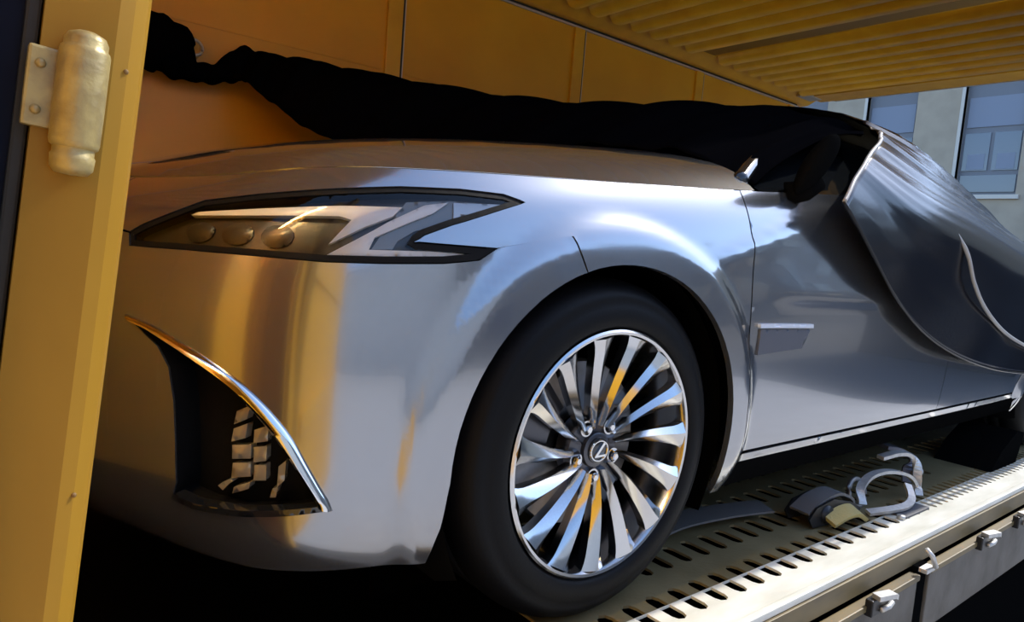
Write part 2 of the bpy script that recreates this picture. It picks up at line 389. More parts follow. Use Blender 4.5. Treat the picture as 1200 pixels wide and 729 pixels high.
# the outline walks round the grille opening
bp_=[(0,.20)]+A1[:ks+1]+[SEAM_B,(SEAM_B[0]-.004,SEAM_B[1]+.0035),(LAMP[15][0]+.002,LAMP[15][1]+.0035)]+lamp_lower[1:]+[LAMP[0],(.5,.705),(.44,.78),(.43,.85),(0,.85),(0,.80),(.33,.74),(.23,.47),(.40,.235),(0,.235)]
skin('front_bumper',bp_,SILVER,car,holes=[FOG],step=.013,join=True)
fender_poly=[SEAM_B]+[LAMP[15]]+[LAMP[14-k] for k in range(0,15)]+[(.5,.705),(.44,.78),(.43,.85),DTOP]+DOOR_SEAM[::-1]+[(DOOR_SEAM[0][0]-.004,.20)]+A1[ks:][::-1]
skin('front_fender',fender_poly,SILVER,car,step=.012)
x2=1.62
B1=uvs([(x2-.02,.284),(x2-.015,.45),(x2,.66),(x2+.01,.80)]); B1top=(side_uv(x2+.012,.91)[0],.85)
C1=uvs([(2.40,.284),(2.44,.40),(2.50,.50),(2.56,.60),(2.62,.70),(2.66,.80)]); C1top=(side_uv(2.68,.88)[0],.85)
bl=uvs([(x,.284) for x in np.linspace(.432,x2-.02,8)])
skin('front_door',bl+B1[1:]+[B1top,DTOP]+DOOR_SEAM[::-1][:-1],SILVER,car,step=.014)
bl2=uvs([(x,.284) for x in np.linspace(x2-.02,2.40,6)])
skin('rear_door',bl2+C1[1:]+[C1top,B1top]+B1[::-1][:-1],SILVER,car,step=.03)
sl=uvs([(x,.279) for x in np.linspace(.436,2.40,12)])
skin('sill',[(sl[0][0],.262),(A2[0][0]-.02,.262),(sl[-1][0],sl[-1][1])]+sl[::-1][1:],SILVER,car,step=.012)
skin('sill_cladding',[(sl[0][0],.20),(A2[0][0]-.02,.20),(A2[0][0]-.02,.262),(sl[0][0],.262)],VOID,car,step=.02)
qp=[(A2[0][0]-.02,.20),A2[0]]+A2[1:]+[(UC[-1],.20),(UC[-1],.85),C1top]+C1[::-1]
skin('rear_quarter_panel',qp,SILVER,car,step=.035)
# dark inner shell behind every gap
skin('inner_body_shell',[(0,.205)]+[(p[0]-.03 if p[0]<1.5 else p[0]+.03,p[1]+.03 if p[1]>.4 else p[1]) for p in A1]+[(p[0]-.03 if p[0]<4.37 else p[0]+.03,p[1]+.03 if p[1]>.4 else p[1]) for p in A2]+[(UC[-1],.205),(UC[-1],.845),(0,.845)],VOID,car,step=.05,gap=0,off=-.075,rim=0)
# door pad with its pale top edge
for nm,pl,mm,of,rm in (('door_pad',[(1.9327,.565),(2.1698,.561),(2.1423,.5191),(1.9327,.5105)],PADGREY,.004,.006),('pad_edge_strip',[(1.9257,.5766),(2.1747,.573),(2.1768,.5646),(1.927,.5686)],PADEDGE,.008,.009)):
    skin(nm,pl,mm,car,step=.01,gap=0,off=of,rim=rm,both=False)
# headlamps
hl=skin('headlamp_housing',LAMP,LAMPBROWN,car,step=.012,gap=-.001,off=-.020,rim=0)
bz=resample(LAMP,.01); inn=shrink(bz,.006)
def ringpoly(outer_,w):
    o_=resample(outer_,.01); return o_,shrink(o_,w)
for k,h in enumerate(hl):
    sgn=1 if k==0 else -1
    def sub(nm,poly,mm,off,rim,dome=0):
        o=skin(nm,poly,mm,h,step=.008,gap=0,off=off,rim=rim,both=False,bstep=.006,dome=dome)
        if sgn<0:
            o.data.transform(Matrix.Diagonal((1,-1,1,1))); o.data.flip_normals()
    sub('reflector',REFL,LAMPGREY,-.014,.006)
    sub('upper_light_bar',BAR_A,LAMPLIGHT,-.010,.008,.003)
    sub('light_guide',BAR_B,LAMPLIGHT,-.009,.008,.003)
    sub('corner_reflector',STRIP_C,SATINCHROME,-.010,.004)
    o_,i_=ringpoly(LAMP,.0065)
    o_=resample(LAMP,.006); o_=o_[::-1] if area(o_)<0 else o_; i_=shrink(o_,.009); m_=len(o_)
    No,Ni=normal_at(o_[:,0],o_[:,1])*NSIGN,normal_at(i_[:,0],i_[:,1])*NSIGN; So,Si=S(o_[:,0],o_[:,1]),S(i_[:,0],i_[:,1])
    rg=np.vstack([So-No*.016,So-No*.002,Si-Ni*.002,Si-Ni*.019])
    r=mesh('lamp_bezel',rg,[(q*m_+i,q*m_+(i+1)%m_,(q+1)*m_+(i+1)%m_,(q+1)*m_+i) for q in range(3) for i in range(m_)],BLACKMATT,h,angle=40)
    l=skin('lens',i_,LENS,h,step=.014,gap=0,off=-.004,rim=0,both=False)
    for kx in range(3):
        cx_=.70+.075*kx
        sub('projector_lens',[(cx_+.026*math.cos(q)*1.15,.712+.020*math.sin(q)) for q in np.linspace(0,2*math.pi,17)[:-1]],LAMPBROWN,-.017,.003,.003)
    if sgn<0:
        for t in (r,l): t.data.transform(Matrix.Diagonal((1,-1,1,1))); t.data.flip_normals()
# corner air intakes
fg=skin('air_intake',FOG,BLACKMATT,car,step=.015,gap=-.001,off=-.050,rim=-.047)
for k,h in enumerate(fg):
    ps=[('lit_pocket_pad',c_,mat('lit_pocket_tan',(.30,.27,.21),.25,.3,.5),-.032,.016,.003) for c_ in CELLS]  # lit pockets of the mesh painted as tan pads
    ps.append(('intake_lip',[(.7109,.2898),(.7564,.2829),(.8314,.2845),(.9119,.2919),(.9706,.299),(.955,.304),(.9119,.300),(.8314,.293),(.7564,.2915),(.7150,.2975)],BLACKGLOSS,.004,.02,.002))
    for nm,pl,mm,of,rm,dm in ps:
        t=skin(nm,pl,mm,h,step=.008,gap=0,off=of,rim=rm,both=False,bstep=.006,dome=dm)
        if k==1: t.data.transform(Matrix.Diagonal((1,-1,1,1))); t.data.flip_normals()
for k,h in enumerate(fg):
    eo=np.array(smooth_path([(*p,0) for p in FOGCHROME[:9]],8))[:,:2]; ei=np.array(smooth_path([(*p,0) for p in FOGCHROME[9:][::-1]],8))[:,:2]
    tt=np.linspace(0,1,60); eo=np.stack([np.interp(tt,np.linspace(0,1,len(eo)),eo[:,c_]) for c_ in(0,1)],1); ei=np.stack([np.interp(tt,np.linspace(0,1,len(ei)),ei[:,c_]) for c_ in(0,1)],1)
    rows=[]
    for w_,of in((0,-.012),(0,.002),(.3,.009),(.65,.010),(1,.002),(1,-.03)):
        e_=eo*(1-w_)+ei*w_; rows.append(S(e_[:,0],e_[:,1])+normal_at(e_[:,0],e_[:,1])*NSIGN*of)
    V=np.vstack(rows); sg=1 if k==0 else -1
    mesh('intake_chrome_trim',V*[1,sg,1],[((q*60+i,q*60+i+1,(q+1)*60+i+1,(q+1)*60+i) if sg>0 else (q*60+i,(q+1)*60+i,(q+1)*60+i+1,q*60+i+1)) for q in range(5) for i in range(59)],CHROME,h,angle=60)
# grille (behind the post in the photograph)
gr=skin('grille',[(0,.235),(.40,.235),(.23,.47),(.33,.74),(0,.80)],BLACKMATT,car,step=.03,gap=-.001,off=-.045,rim=-.04)
for k,h in enumerate(gr):
    for q in range(11):
        v0=.26+q*.046; w=np.interp(v0,[.235,.47,.74,.80],[.39,.225,.325,.05])
        t=skin('grille_slat',[(0,v0),(w,v0),(w,v0+.012),(0,v0+.012)],SATINCHROME,h,step=.03,gap=0,off=-.015,rim=.025,both=False)
        if k==1: t.data.transform(Matrix.Diagonal((1,-1,1,1))); t.data.flip_normals()

# ---- bonnet
ub=np.linspace(0,side_uv(.47,.875)[0],160); EB=S(ub,np.full_like(ub,.85))
ix=np.argsort(EB[:,0]); EX,EY,EZ=EB[ix,0],-EB[ix,1],EB[ix,2]
def hood_z(x,y):
    yb=np.interp(x,EX,EY); zb=np.interp(x,EX,EZ)
    zc=np.interp(x,[-.83,-.78,-.7,-.6,-.5,-.4,-.3,-.15,0,.15,.3,.5],[.775,.793,.824,.857,.884,.906,.925,.948,.967,.984,1.0,1.018])
    s=np.clip(np.abs(y)/np.maximum(yb,.02),0,1)
    pr=np.interp(s,np.linspace(0,1,41),PROF)
    return zb+(zc-zb)*pr
_s=np.linspace(0,1,41); _p=np.interp(_s,[0,.2,.4,.6,.7,.8,.87,.92,.96,1],[1,.99,.955,.87,.79,.66,.53,.36,.19,0])
for _ in range(2): _p[1:-1]=(_p[:-2]+2*_p[1:-1]+_p[2:])/4
PROF=_p
left=[(p[0],p[1]) for p in EB if p[0]<.47]
cowl=[(.30+.19*(abs(y)/.82)**2,y) for y in np.linspace(-.80,.80,41)]
yl=left[-1]
outline=[(x,y) for x,y in left]+cowl+[(x,-y) for x,y in left[::-1]][:-1]
outline=shrink(np.array(outline),.002)
vv,ff=triangulate(resample(outline,.02),[],.018)
zz=hood_z(vv[:,0],vv[:,1])
HV=[(x,y,z) for (x,y),z in zip(vv,zz)]; f0=ff[0]
q=np.cross(np.array(HV[f0[1]])-HV[f0[0]],np.array(HV[f0[2]])-HV[f0[0]])
if q[2]<0: ff=ff[:,::-1]
HF=[tuple(f) for f in ff]; cnt={}
for x in ff:
    for i in range(3):
        e=(x[i],x[(i+1)%3]); cnt.setdefault(tuple(sorted(e)),[]).append(e)
rv={}
for es in cnt.values():
    if len(es)==1:
        e=es[0]
        for w in e:
            if w not in rv: rv[w]=(len(HV),len(HV)+1); HV.append(HV[w]); p=HV[w]; HV.append((p[0],p[1]*.995,p[2]-.016))
        HF.append((rv[e[1]][0],rv[e[0]][0],rv[e[0]][1],rv[e[1]][1]))
mesh('bonnet',HV,HF,SILVER,car)
# dark pan under the bonnet seam
yu=[(x,y*.97) for x,y in left]
mesh('engine_bay_pan',[(x,y,.60) for x,y in yu]+[(x,-y,.60) for x,y in yu[::-1]],[tuple(range(2*len(yu)))],VOID,car,smooth=False)
box('underbody',-.62,3.7,-.60,.60,.17,.22,VOID,car,.01)

# ---- cabin under the cover
def grid_mesh(name,rows,m_,parent,smooth=True):
    n=len(rows[0]); V=[p for r in rows for p in r]; Fc=[]
    for i in range(len(rows)-1):
        for j in range(n-1): Fc.append((i*n+j,i*n+j+1,(i+1)*n+j+1,(i+1)*n+j))
    return mesh(name,V,Fc,m_,parent,smooth)
ys=np.linspace(-1,1,21)
grid_mesh('windscreen',[[(.30+.19*abs(t)**2*.95+(.85-.05*t*t-.03)*w,t*(.79*(1-w)+.54*w),(1.01-.09*t*t)*(1-w)+(1.245-.085*t*t)*w) for t in ys] for w in np.linspace(0,1,7)],GLASS,car)
rx=[1.12,1.35,1.7,2.1,2.4]; rz=[1.24,1.27,1.265,1.215,1.155]
grid_mesh('roof_panel',[[(x,t*.54,z-.085*t*t) for t in ys] for x,z in zip(rx,rz)],SILVER,car)
grid_mesh('rear_window',[[(2.4*(1-w)+3.2*w,t*(.54*(1-w)+.66*w),(1.155-.085*t*t)*(1-w)+(.90-.06*t*t)*w) for t in ys] for w in np.linspace(0,1,5)],GLASS,car)
grid_mesh('boot_lid',[[(3.2*(1-w)+3.9*w,t*(.74*(1-w)+.60*w),(.87-.06*t*t)*(1-w)+(.84-.05*t*t)*w) for t in ys] for w in np.linspace(0,1,5)],SILVER,car)
for sg in (-1,1):
    bx_=np.linspace(.50,3.25,24); ub2=[side_uv(min(x,3.2),.86)[0] for x in bx_]
    base=[S(u,.85) for u in ub2]
    tx=np.interp(bx_,[.5,1.12,2.4,3.25],[.52,1.14,2.38,3.2]); 
    tz=np.interp(tx,[.5,1.12,1.35,1.7,2.1,2.4,3.25],[.91,1.15,1.18,1.175,1.125,1.065,.82]); ty=np.interp(tx,[.5,1.12,2.4,3.25],[.80,.54,.54,.67])
    grid_mesh('side_window',[[(b_[0],sg*abs(b_[1])*.995,b_[2]-.004) for b_ in base],[(x,sg*y,z) for x,y,z in zip(tx,ty,tz)]],GLASS,car)
    pts=smooth_path([(.46,sg*.815,.905),(.62,sg*.755,.985),(.90,sg*.65,1.09),(1.14,sg*.545,1.16)],6)
    V_,F_=tube(pts,.022,8); mesh('windscreen_pillar',V_,F_,BLACKGLOSS,car)
    # folded door mirror: shell, glass, foot
    rows=[]
    for i in range(13):
        th=math.pi*i/12
        rows.append([( .60+.060*math.sin(th)*math.cos(ph)*(1.1 if math.cos(ph)>0 else .8), sg*(.915-.05*math.cos(th)*.6+.03*math.sin(th)*math.sin(ph)+.012), .965+.070*(-math.cos(th))*.95+.022*math.sin(th)*math.cos(ph)) for ph in np.linspace(0,2*math.pi,19)])
    mo=grid_mesh('door_mirror',rows,VOID,car)
    mesh('mirror_foot',*tube([(.60,sg*.86,.895),(.625,sg*.895,.905),(.65,sg*.915,.93)],[.03,.026,.022],10),VOID,mo)

# ---- wheels
tyre_prof=[(.232,-.70),(.240,-.690),(.270,-.683),(.305,-.688),(.325,-.70),(.3345,-.725),(.336,-.76),(.336,-.772),(.330,-.774),(.330,-.782),(.336,-.784),(.336,-.816),(.330,-.818),(.330,-.826),(.336,-.828),(.3355,-.852),(.3325,-.868),(.324,-.886),(.313,-.897),(.300,-.9045),(.298,-.9035),(.285,-.9095),(.268,-.9125),(.252,-.911),(.2455,-.906),(.2435,-.900),(.238,-.897),(.232,-.88)]
tv,tf=lathe(tyre_prof,96)
rim_prof=[(.236,-.895),(.2415,-.901),(.2415,-.907),(.2375,-.910),(.2325,-.9085),(.2285,-.900),(.2265,-.885),(.222,-.86),(.216,-.80),(.214,-.72),(.232,-.70)]
rvv,rff=lathe(rim_prof,96)
def spoke_mesh():
    n=14; V=[];Fc=[]
    for i in range(n+1):
        t=i/n; r=.048+(.2285-.048)*t
        tw=math.radians(9)*(1-t)**1.2
        w=.0062+.0165*t**1.35 + (.006*max(0,(t-.85)/.15)**2)
        y=-.868-.036*t**.8; dz=.018+.006*t
        d=Vector((math.cos(tw),0,math.sin(tw))); s=Vector((-math.sin(tw),0,math.cos(tw))); c_=d*r
        ridge=.013*(1-.35*t)
        for off,dy in ((-w,dz),(-w,.003),(-w*.55,-ridge*.35),(w*.25,-ridge),(w,.001),(w*.9,dz)):
            p=c_+s*off; V.append((p.x,y+dy,p.z))
    k=6
    for i in range(n):
        for q_ in range(k): Fc.append((i*k+q_,i*k+(q_+1)%k,(i+1)*k+(q_+1)%k,(i+1)*k+q_))
    Fc.append(tuple(range(k))[::-1]); Fc.append(tuple(n*k+q_ for q_ in range(k)))
    return V,Fc
sv,sf=spoke_mesh()
def make_wheel(x,flip):
    sg=-1 if flip else 1
    T=lambda V:[(p[0]+x,p[1]*sg,p[2]+ZC) for p in V]
    fl=lambda Fc:[tuple(reversed(f)) for f in Fc] if flip else Fc
    ty=mesh('tyre',T(tv),fl(tf),RUBBER,car)
    rm=mesh('wheel_rim',T(rvv),fl(rff),ALLOY,car,angle=40)
    first=None
    for k in range(15):
        if first is None:
            first=mesh('spoke',[(p[0],p[1]*sg,p[2]) for p in sv],fl(sf),ALLOY,rm,angle=28); o=first
        else:
            o=first.copy(); COL.objects.link(o); o.parent=rm
        o.location=(x,0,ZC); o.rotation_euler=(0,-math.radians(3+24*k),0)
    hv,hf=lathe([(.0,-.876),(.030,-.876),(.034,-.874),(.036,-.866),(.047,-.863),(.064,-.862),(.068,-.855),(.068,-.83),(.0,-.83)],48)
    mesh('wheel_hub',T(hv),fl(hf),DARKALLOY,rm,angle=35)
    for k in range(5):
        q_=math.radians(72*k+52)
        nv,nf=lathe([(.0,-.882),(.006,-.882),(.0085,-.878),(.0085,-.850)],6)
        mesh('wheel_nut',T([(p[0]+.054*math.cos(q_),p[1],p[2]+.054*math.sin(q_)) for p in nv]),fl(nf),CHROME,rm,angle=30)
        pv,pf=lathe([(.0125,-.855),(.0125,-.8725),(.0160,-.8725),(.0175,-.855)],20)
        mesh('nut_collar',T([(p[0]+.054*math.cos(q_),p[1],p[2]+.054*math.sin(q_)) for p in pv]),fl(pf),ALLOY,rm,angle=30)
    cv,cf=lathe([(.0,-.881),(.020,-.881),(.0255,-.879),(.027,-.872)],40)
    mesh('centre_cap',T(cv),fl(cf),BLACKGLOSS,rm,angle=35)
    ev,ef=lathe([(.0195,-.8815),(.0205,-.8835),(.0225,-.8835),(.0235,-.881)],40)
    mesh('emblem_ring',T([(p[0]*1.06,p[1],p[2]*.92) for p in ev]),fl(ef),CHROME,rm,angle=35)
    # the slanted letter inside the oval ring
    ep=[(.009,.0165),(.0135,.0130),(-.0045,-.0075),(.0165,-.0075),(.0150,-.0118),(-.0135,-.0118),(-.0125,-.0085)]
    n_=len(ep); EV=[(a_,-.8845,b_) for a_,b_ in ep]+[(a_,-.880,b_) for a_,b_ in ep]
    EF=[tuple(range(n_))]+[(i,(i+1)%n_,(i+1)%n_+n_,i+n_) for i in range(n_)]
    mesh('emblem_letter',T(EV),fl(EF),CHROME,rm,smooth=False)
    dv,df=lathe([(.06,-.815),(.165,-.815),(.168,-.81),(.168,-.79),(.06,-.79)],64)
    mesh('brake_disc',T(dv),fl(df),DISC,rm,angle=35)
    q_=math.radians(150); 
    CV=[];CF=[]
    for i in range(9):
        an=math.radians(130+6*i)
        for r_,y_ in ((.11,-.846),(.176,-.846),(.182,-.78),(.11,-.78)): CV.append((r_*math.cos(an),y_,r_*math.sin(an)))
    for i in range(8):
        for j in range(4): CF.append((i*4+j,i*4+(j+1)%4,(i+1)*4+(j+1)%4,(i+1)*4+j))
    CF+= [(3,2,1,0),(32,33,34,35)]
    mesh('brake_caliper',T(CV),fl(CF),DARKALLOY,car,smooth=False)
    # arch liner
    LV=[];LF=[]
    for i in range(33):
        an=math.radians(-28+236*i/32)
        for r_,y_ in ((.372,-.895),(.395,-.86),(.395,-.58)): LV.append((r_*math.cos(an),y_,r_*math.sin(an)))
    for i in range(32):
        for j in range(2): LF.append((i*3+j,i*3+j+1,(i+1)*3+j+1,(i+1)*3+j))
    bk=len(LV); LV.append((0,-.58,0)); LF+=[(bk,i*3+2,(i+1)*3+2) for i in range(32)]
    mesh('wheel_arch_liner',T(LV),fl(LF),VOID,car)
for x in (0,2.87):
    for fl_ in (False,True): make_wheel(x,fl_)
# ------------------------------------------------------------------ transporter box
YW=1.30; ZR=2.08; XE=4.42
SEAMS=[-1.9,-.50,.70,1.90,3.05,4.25]
wall=tag(box('wall_back',-1.95,4.32,YW+.012,YW+.06,-.4,2.12,YELLOW2),kind='structure')
for i in range(5):
    x0,x1=SEAMS[i]+.025,SEAMS[i+1]-.07
    p=box('panel',x0,x1,YW-.004,YW+.014,-.02,2.005,YELLOW,wall,.004)
    box('panel_crease',x0+.02,x1-.02,YW-.007,YW-.003,1.50,1.512,YELLOW,p,.0015)
for x in SEAMS[1:]:
    box('wall_post',x-.075,x+.004,YW-.022,YW+.014,-.02,2.005,YELLOW2,wall,.004)
    box('post_seal',x+.004,x+.018,YW-.012,YW+.014,-.02,2.0,DARKSEAL,wall)
    box('wall_post_edge',x+.018,x+.025,YW-.010,YW+.014,-.02,2.0,PALESTEEL,wall)
box('rail_strip',-1.9,4.3,YW-.016,YW+.014,2.005,2.016,PALESTEEL,wall,.003)
box('rail_seal',-1.9,4.3,YW-.010,YW+.014,2.016,2.028,DARKSEAL,wall)
# cove between wall and roof
prof=[(YW+.02,2.028),(YW-.03,2.028),(YW-.05,2.032),(1.17,2.072),(1.15,2.08),(1.15,2.12),(YW+.02,2.12)]
V=[(x,y,z) for x in(-1.95,XE-.02) for y,z in prof]; n=len(prof)
mesh('roof_cove',V,[tuple(range(n)),tuple(range(2*n-1,n-1,-1))]+[(i,i+n,(i+1)%n+n,(i+1)%n) for i in range(n)],YELLOW2,wall,smooth=False)
ceil=tag(box('ceiling',-1.95,XE-.04,-.72,1.16,2.085,2.12,YELLOW),kind='structure')
# rounded roof ribs
def rib_mesh(w,h):
    ps=[(-w/2,0),(-w*.42,-h*.35),(-w*.30,-h*.85),(-w*.15,-h),(w*.15,-h),(w*.30,-h*.85),(w*.42,-h*.35),(w/2,0)]
    V=[(x,y,z) for y in(-.71,1.14) for x,z in ps]; k=len(ps)
    Fc=[(i,i+1,i+1+k,i+k) for i in range(k-1)]+[tuple(range(k)),tuple(range(2*k-1,k-1,-1))]
    me=bpy.data.meshes.new('rib'); me.from_pydata(V,[],Fc); me.materials.append(YELLOW2)
    me.polygons.foreach_set('use_smooth',[True]*len(me.polygons)); me.update(); return me
RM=rib_mesh(.138,.050)
xs=[2.70-.172*k for k in range(27)]+[3.06+.172*k for k in range(7)]
for x in xs:
    o=link('rib',RM,ceil); o.location=(x,0,2.086)
box('cross_beam',2.82,2.955,-.71,1.14,2.078,2.088,mat('brown_beam_paint',(.26,.15,.03),.5),ceil)
box('end_header',4.20,XE,-.72,1.16,2.050,2.12,YELLOW2,ceil,.004)
box('header_channel',4.17,4.225,-.71,1.10,2.066,2.082,DARKSEAL,ceil)
box('header_edge_strip',XE-.006,XE+.012,-.72,1.05,2.046,2.060,PALESTEEL,ceil,.003)
box('header_corner_plate',4.12,4.32,1.10,1.20,2.044,2.07,PALESTEEL,ceil,.004)
wf=tag(box('wall_front',-1.99,-1.93,-1.12,1.30,-.4,2.12,YELLOW),kind='structure')
for k in range(8): box('panel',-1.935,-1.915,-1.10+.30*k,-.82+.30*k,-.02,2.05,YELLOW,wf,.006)

wl=tag(box('wall_left',-1.97,-.905,-1.13,-1.09,-.4,2.12,YELLOW),kind='structure')
for k in range(3): box('panel',-1.90+.33*k,-1.60+.33*k,-1.092,-1.078,-.02,2.05,YELLOW,wl,.006)
# ------------------------------------------------------------------ deck with punched slots
floor=tag(box('floor',-2.0,5.2,-1.03,1.30,-.34,-.26,VOID),kind='structure')
YO=-1.076
def slots(x0,x1,pitch,w,y0,y1):
    L=[];x=x0
    while x<x1:
        r=w/2; pts=[]
        for k in range(5): q=math.pi*k/4; pts.append((x+r*math.cos(q),y1-r+r*math.sin(q)))
        for k in range(5): q=math.pi+math.pi*k/4; pts.append((x+r*math.cos(q),y0+r+r*math.sin(q)))
        L.append(pts); x+=pitch
    return L
def plate(name,x0,x1,y0,y1,holes,m_,parent,z=0,th=.006):
    outer=[(x0,y0),(x1,y0),(x1,y1),(x0,y1)]
    vv,ff=triangulate(resample(outer,.2),[np.array(h) for h in holes],.5,grid_pts=np.zeros((0,2)))
    V=[(x,y,z) for x,y in vv]; Fc=[tuple(f) for f in ff]
    for i,f in enumerate(Fc):
        a_,b_,c_=[np.array(V[q]) for q in f]
        if np.cross(b_-a_,c_-a_)[2]<0: Fc[i]=f[::-1]
    cnt={}
    for f in Fc:
        for i in range(3): cnt.setdefault(tuple(sorted((f[i],f[(i+1)%3]))),[]).append((f[i],f[(i+1)%3]))
    k=len(V); V+=[(x,y,z-th) for x,y,_ in V]
    side=[(e[0][1],e[0][0],e[0][0]+k,e[0][1]+k) for e in cnt.values() if len(e)==1]
    return mesh(name,V,Fc+side,m_,parent,smooth=False)
P1=.0725
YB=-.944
X0=-.10; X1=4.9
def half(pts,lo=None,hi=None):      # clip a slot at the joint between plate and edge strip
    P=[]
    for i,(x,y) in enumerate(pts):
        P.append((x,max(y,lo)) if lo is not None else (x,min(y,hi)))
    out=[]
    for p in P:
        if not out or abs(p[0]-out[-1][0])+abs(p[1]-out[-1][1])>1e-6: out.append(p)
    return out
rowA=slots(-.0475,1.42,P1,.036,-.998,-.898); rowA2=slots(1.46,4.8,.046,.020,-1.0,-.900)
rowA2=[r for r in rowA2]
rowB=slots(-.03,1.9,P1,.034,-.838,-.752); rowC=slots(-.04,2.6,P1,.034,-.70,-.615); rowD=slots(-.03,2.4,P1,.034,-.55,-.465); rowE=slots(-.03,2.0,P1,.034,-.40,-.315)
e=1e-4
plate('deck_plate',X0,X1,YB,-.20,[half(r,lo=YB+.0015) for r in rowA+rowA2]+rowB+rowC+rowD+rowE,DECK,floor)
plate('deck_edge_strip',X0,X1,YO,YB-.0005,[half(r,hi=YB-.002) for r in rowA+rowA2],DAYLITDECK,floor,z=.001)
plate('far_deck_plate',X0,X1,.20,1.28,[],DECK,floor)
# ridge lip of the edge
box('edge_lip',X0,X1,YO-.006,YO+.012,-.010,.007,DAYLITDECK,floor,.003)
# folded flange below the deck and centre well
box('deck_flange',X0,X1,-.21,-.19,-.25,-.014,VOID,floor)
ch=tag(box('under_deck_shade',-2.0,5.2,-1.00,1.25,-1.0,-.345,VOID),kind='structure')  # black box standing in for the shade under the truck
rail=tag(box('trim_1',X0,X1,YO-.012,YO+.004,-.062,-.011,RAILTAN,None,.002),kind='structure')
for i,(x0,x1) in enumerate(((-.40,1.055),(1.135,3.3),(3.36,4.9))):
    d=tag(empty('dropside_panel',((x0+x1)/2,YO-.02,-.17)),['weathered grey dropside board under the deck edge, nearest the front wheel','weathered grey dropside board with white latches under the lashing hook','weathered grey dropside board at the far end of the deck'][i],'panel')
    c0=((x0+x1)/2,YO-.02,-.17)
    box('board',x0-c0[0],x1-c0[0],-.012,.012,-.095,.088,PANELGREY,d,.004)
    box('top_lip',x0-c0[0],x1-c0[0],-.018,.010,.078,.094,RAILTAN,d,.003)
    for k,lx in enumerate([(.30,.78),(1.53,1.88,2.6),(3.7,4.4)][i]):
        l=box('latch',lx-.045-c0[0],lx+.045-c0[0],-.032,-.012,.070,.112,DARKSTEEL,d,.004)
        mesh('latch_handle',*tube([(lx-.028-c0[0],-.030,.118),(lx+.02-c0[0],-.048,.122),(lx+.034-c0[0],-.044,.112)],0,flat=(.012,.006,(0,0,1))),ZINC,l,smooth=False)
        mesh('latch_pin',*tube([(lx-.005-c0[0],-.036,.082),(lx+.03-c0[0],-.040,.084),(lx+.05-c0[0],-.038,.088)],.0065,8),ZINC,l)
sp=tag(empty('stake_post',(1.095,YO-.012,-.16)),'dark stake post between two dropside boards','post')
box('post_body',-.034,.034,-.014,.02,-.30,.10,VOID,sp,.003)
mesh('post_hook',*tube([(-.01,-.02,.148),(.0,-.035,.13),(.018,-.04,.098)],.007,8),ZINC,sp)
box('post_cap',-.026,.03,-.036,-.01,.085,.097,ZINC,sp,.002)

# ------------------------------------------------------------------ near corner post, its hinge and the dark door leaf
LEAN=.088
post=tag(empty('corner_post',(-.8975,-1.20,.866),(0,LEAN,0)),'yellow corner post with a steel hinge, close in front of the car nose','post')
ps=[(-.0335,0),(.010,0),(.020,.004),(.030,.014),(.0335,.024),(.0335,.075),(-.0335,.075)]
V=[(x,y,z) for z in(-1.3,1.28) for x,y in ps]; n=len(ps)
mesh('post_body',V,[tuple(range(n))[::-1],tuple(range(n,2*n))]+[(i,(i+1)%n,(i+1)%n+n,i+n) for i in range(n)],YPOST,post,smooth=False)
hb=[(.0,.050),(.006,.0495),(.0115,.047),(.0135,.043),(.0135,.039),(.0148,.0375),(.0155,.035),(.0157,.0),(.0155,-.026),(.0148,-.029),(.0128,-.0305),(.0128,-.0345),(.0138,-.036),(.0132,-.044),(.010,-.048),(.0,-.049)]
V,Fc=lathe(hb,32); V=[(x-.0085,z_-.010,y-.078) for x,y,z_ in V]
mesh('hinge_barrel',V,Fc,HINGE,post,angle=50)
box('hinge_leaf',-.040,-.020,-.005,.004,-.098,-.044,HINGE,post,.002)
for zz in(-.056,-.087): 
    bv,bf=lathe([(.0,-.003),(.0022,-.003),(.0034,-.0005),(.0034,.002)],12)
    mesh('hinge_screw',[(x-.0325,y-.005,z_+zz) for x,y,z_ in bv],bf,HINGE,post)
for zz,xx in((-.045,.019),(-.36,.020),(.25,.019)):
    bv,bf=lathe([(.0,-.0008),(.0014,-.0008),(.0020,.0005)],12)
    mesh('rivet',[(x+xx,y+.003,z_+zz) for x,y,z_ in bv],bf,mat('rust_dot',(.20,.11,.03),.7),post)
door=tag(empty('door_1',(-.935,-1.185,.866),(0,LEAN,0)),kind='structure')
box('door_edge_panel',-.16,.0,.0,.03,-1.2,1.25,NAVY,door,.003)
box('door_edge_seal',-.006,.003,-.006,.03,-1.2,1.25,DARKSEAL,door,.002)
box('door_stiffener',-.115,-.045,-.010,.0,-1.15,1.2,mat('navy_stiffener_paint',(.010,.014,.035),.6,spec=.2),door,.004)
leaf=tag(empty('door_2',(-.985,-1.215,0),(0,0,math.radians(-104))),kind='structure')
box('door_leaf',.0,1.35,-.02,.02,-.30,2.05,YELLOW,leaf,.006)
for zz in(.25,.85,1.45): box('door_brace',.05,1.3,.018,.045,zz,zz+.06,YELLOW2,leaf,.004)


lamp=tag(empty('fill_lamp',(-1.48,-1.03,1.98),(math.radians(-62),0,0)),'added unseen warm fill lamp high on the yellow side wall behind the corner post','lamp')  # fill lamp added out of view to brighten the box interior
box('fill_lamp_body',-.42,.42,-.09,.09,.0,.03,PALESTEEL,lamp,.004)
LM=bpy.data.materials.new('warm_fill_diffuser'); LM.use_nodes=True; pb=LM.node_tree.nodes['Principled BSDF']
pb.inputs['Emission Color'].default_value=(1,.80,.40,1); pb.inputs['Emission Strength'].default_value=95.0; pb.inputs['Base Color'].default_value=(.8,.8,.8,1)
box('fill_lamp_diffuser',-.40,.40,-.08,.08,-.018,.001,LM,lamp,.004)
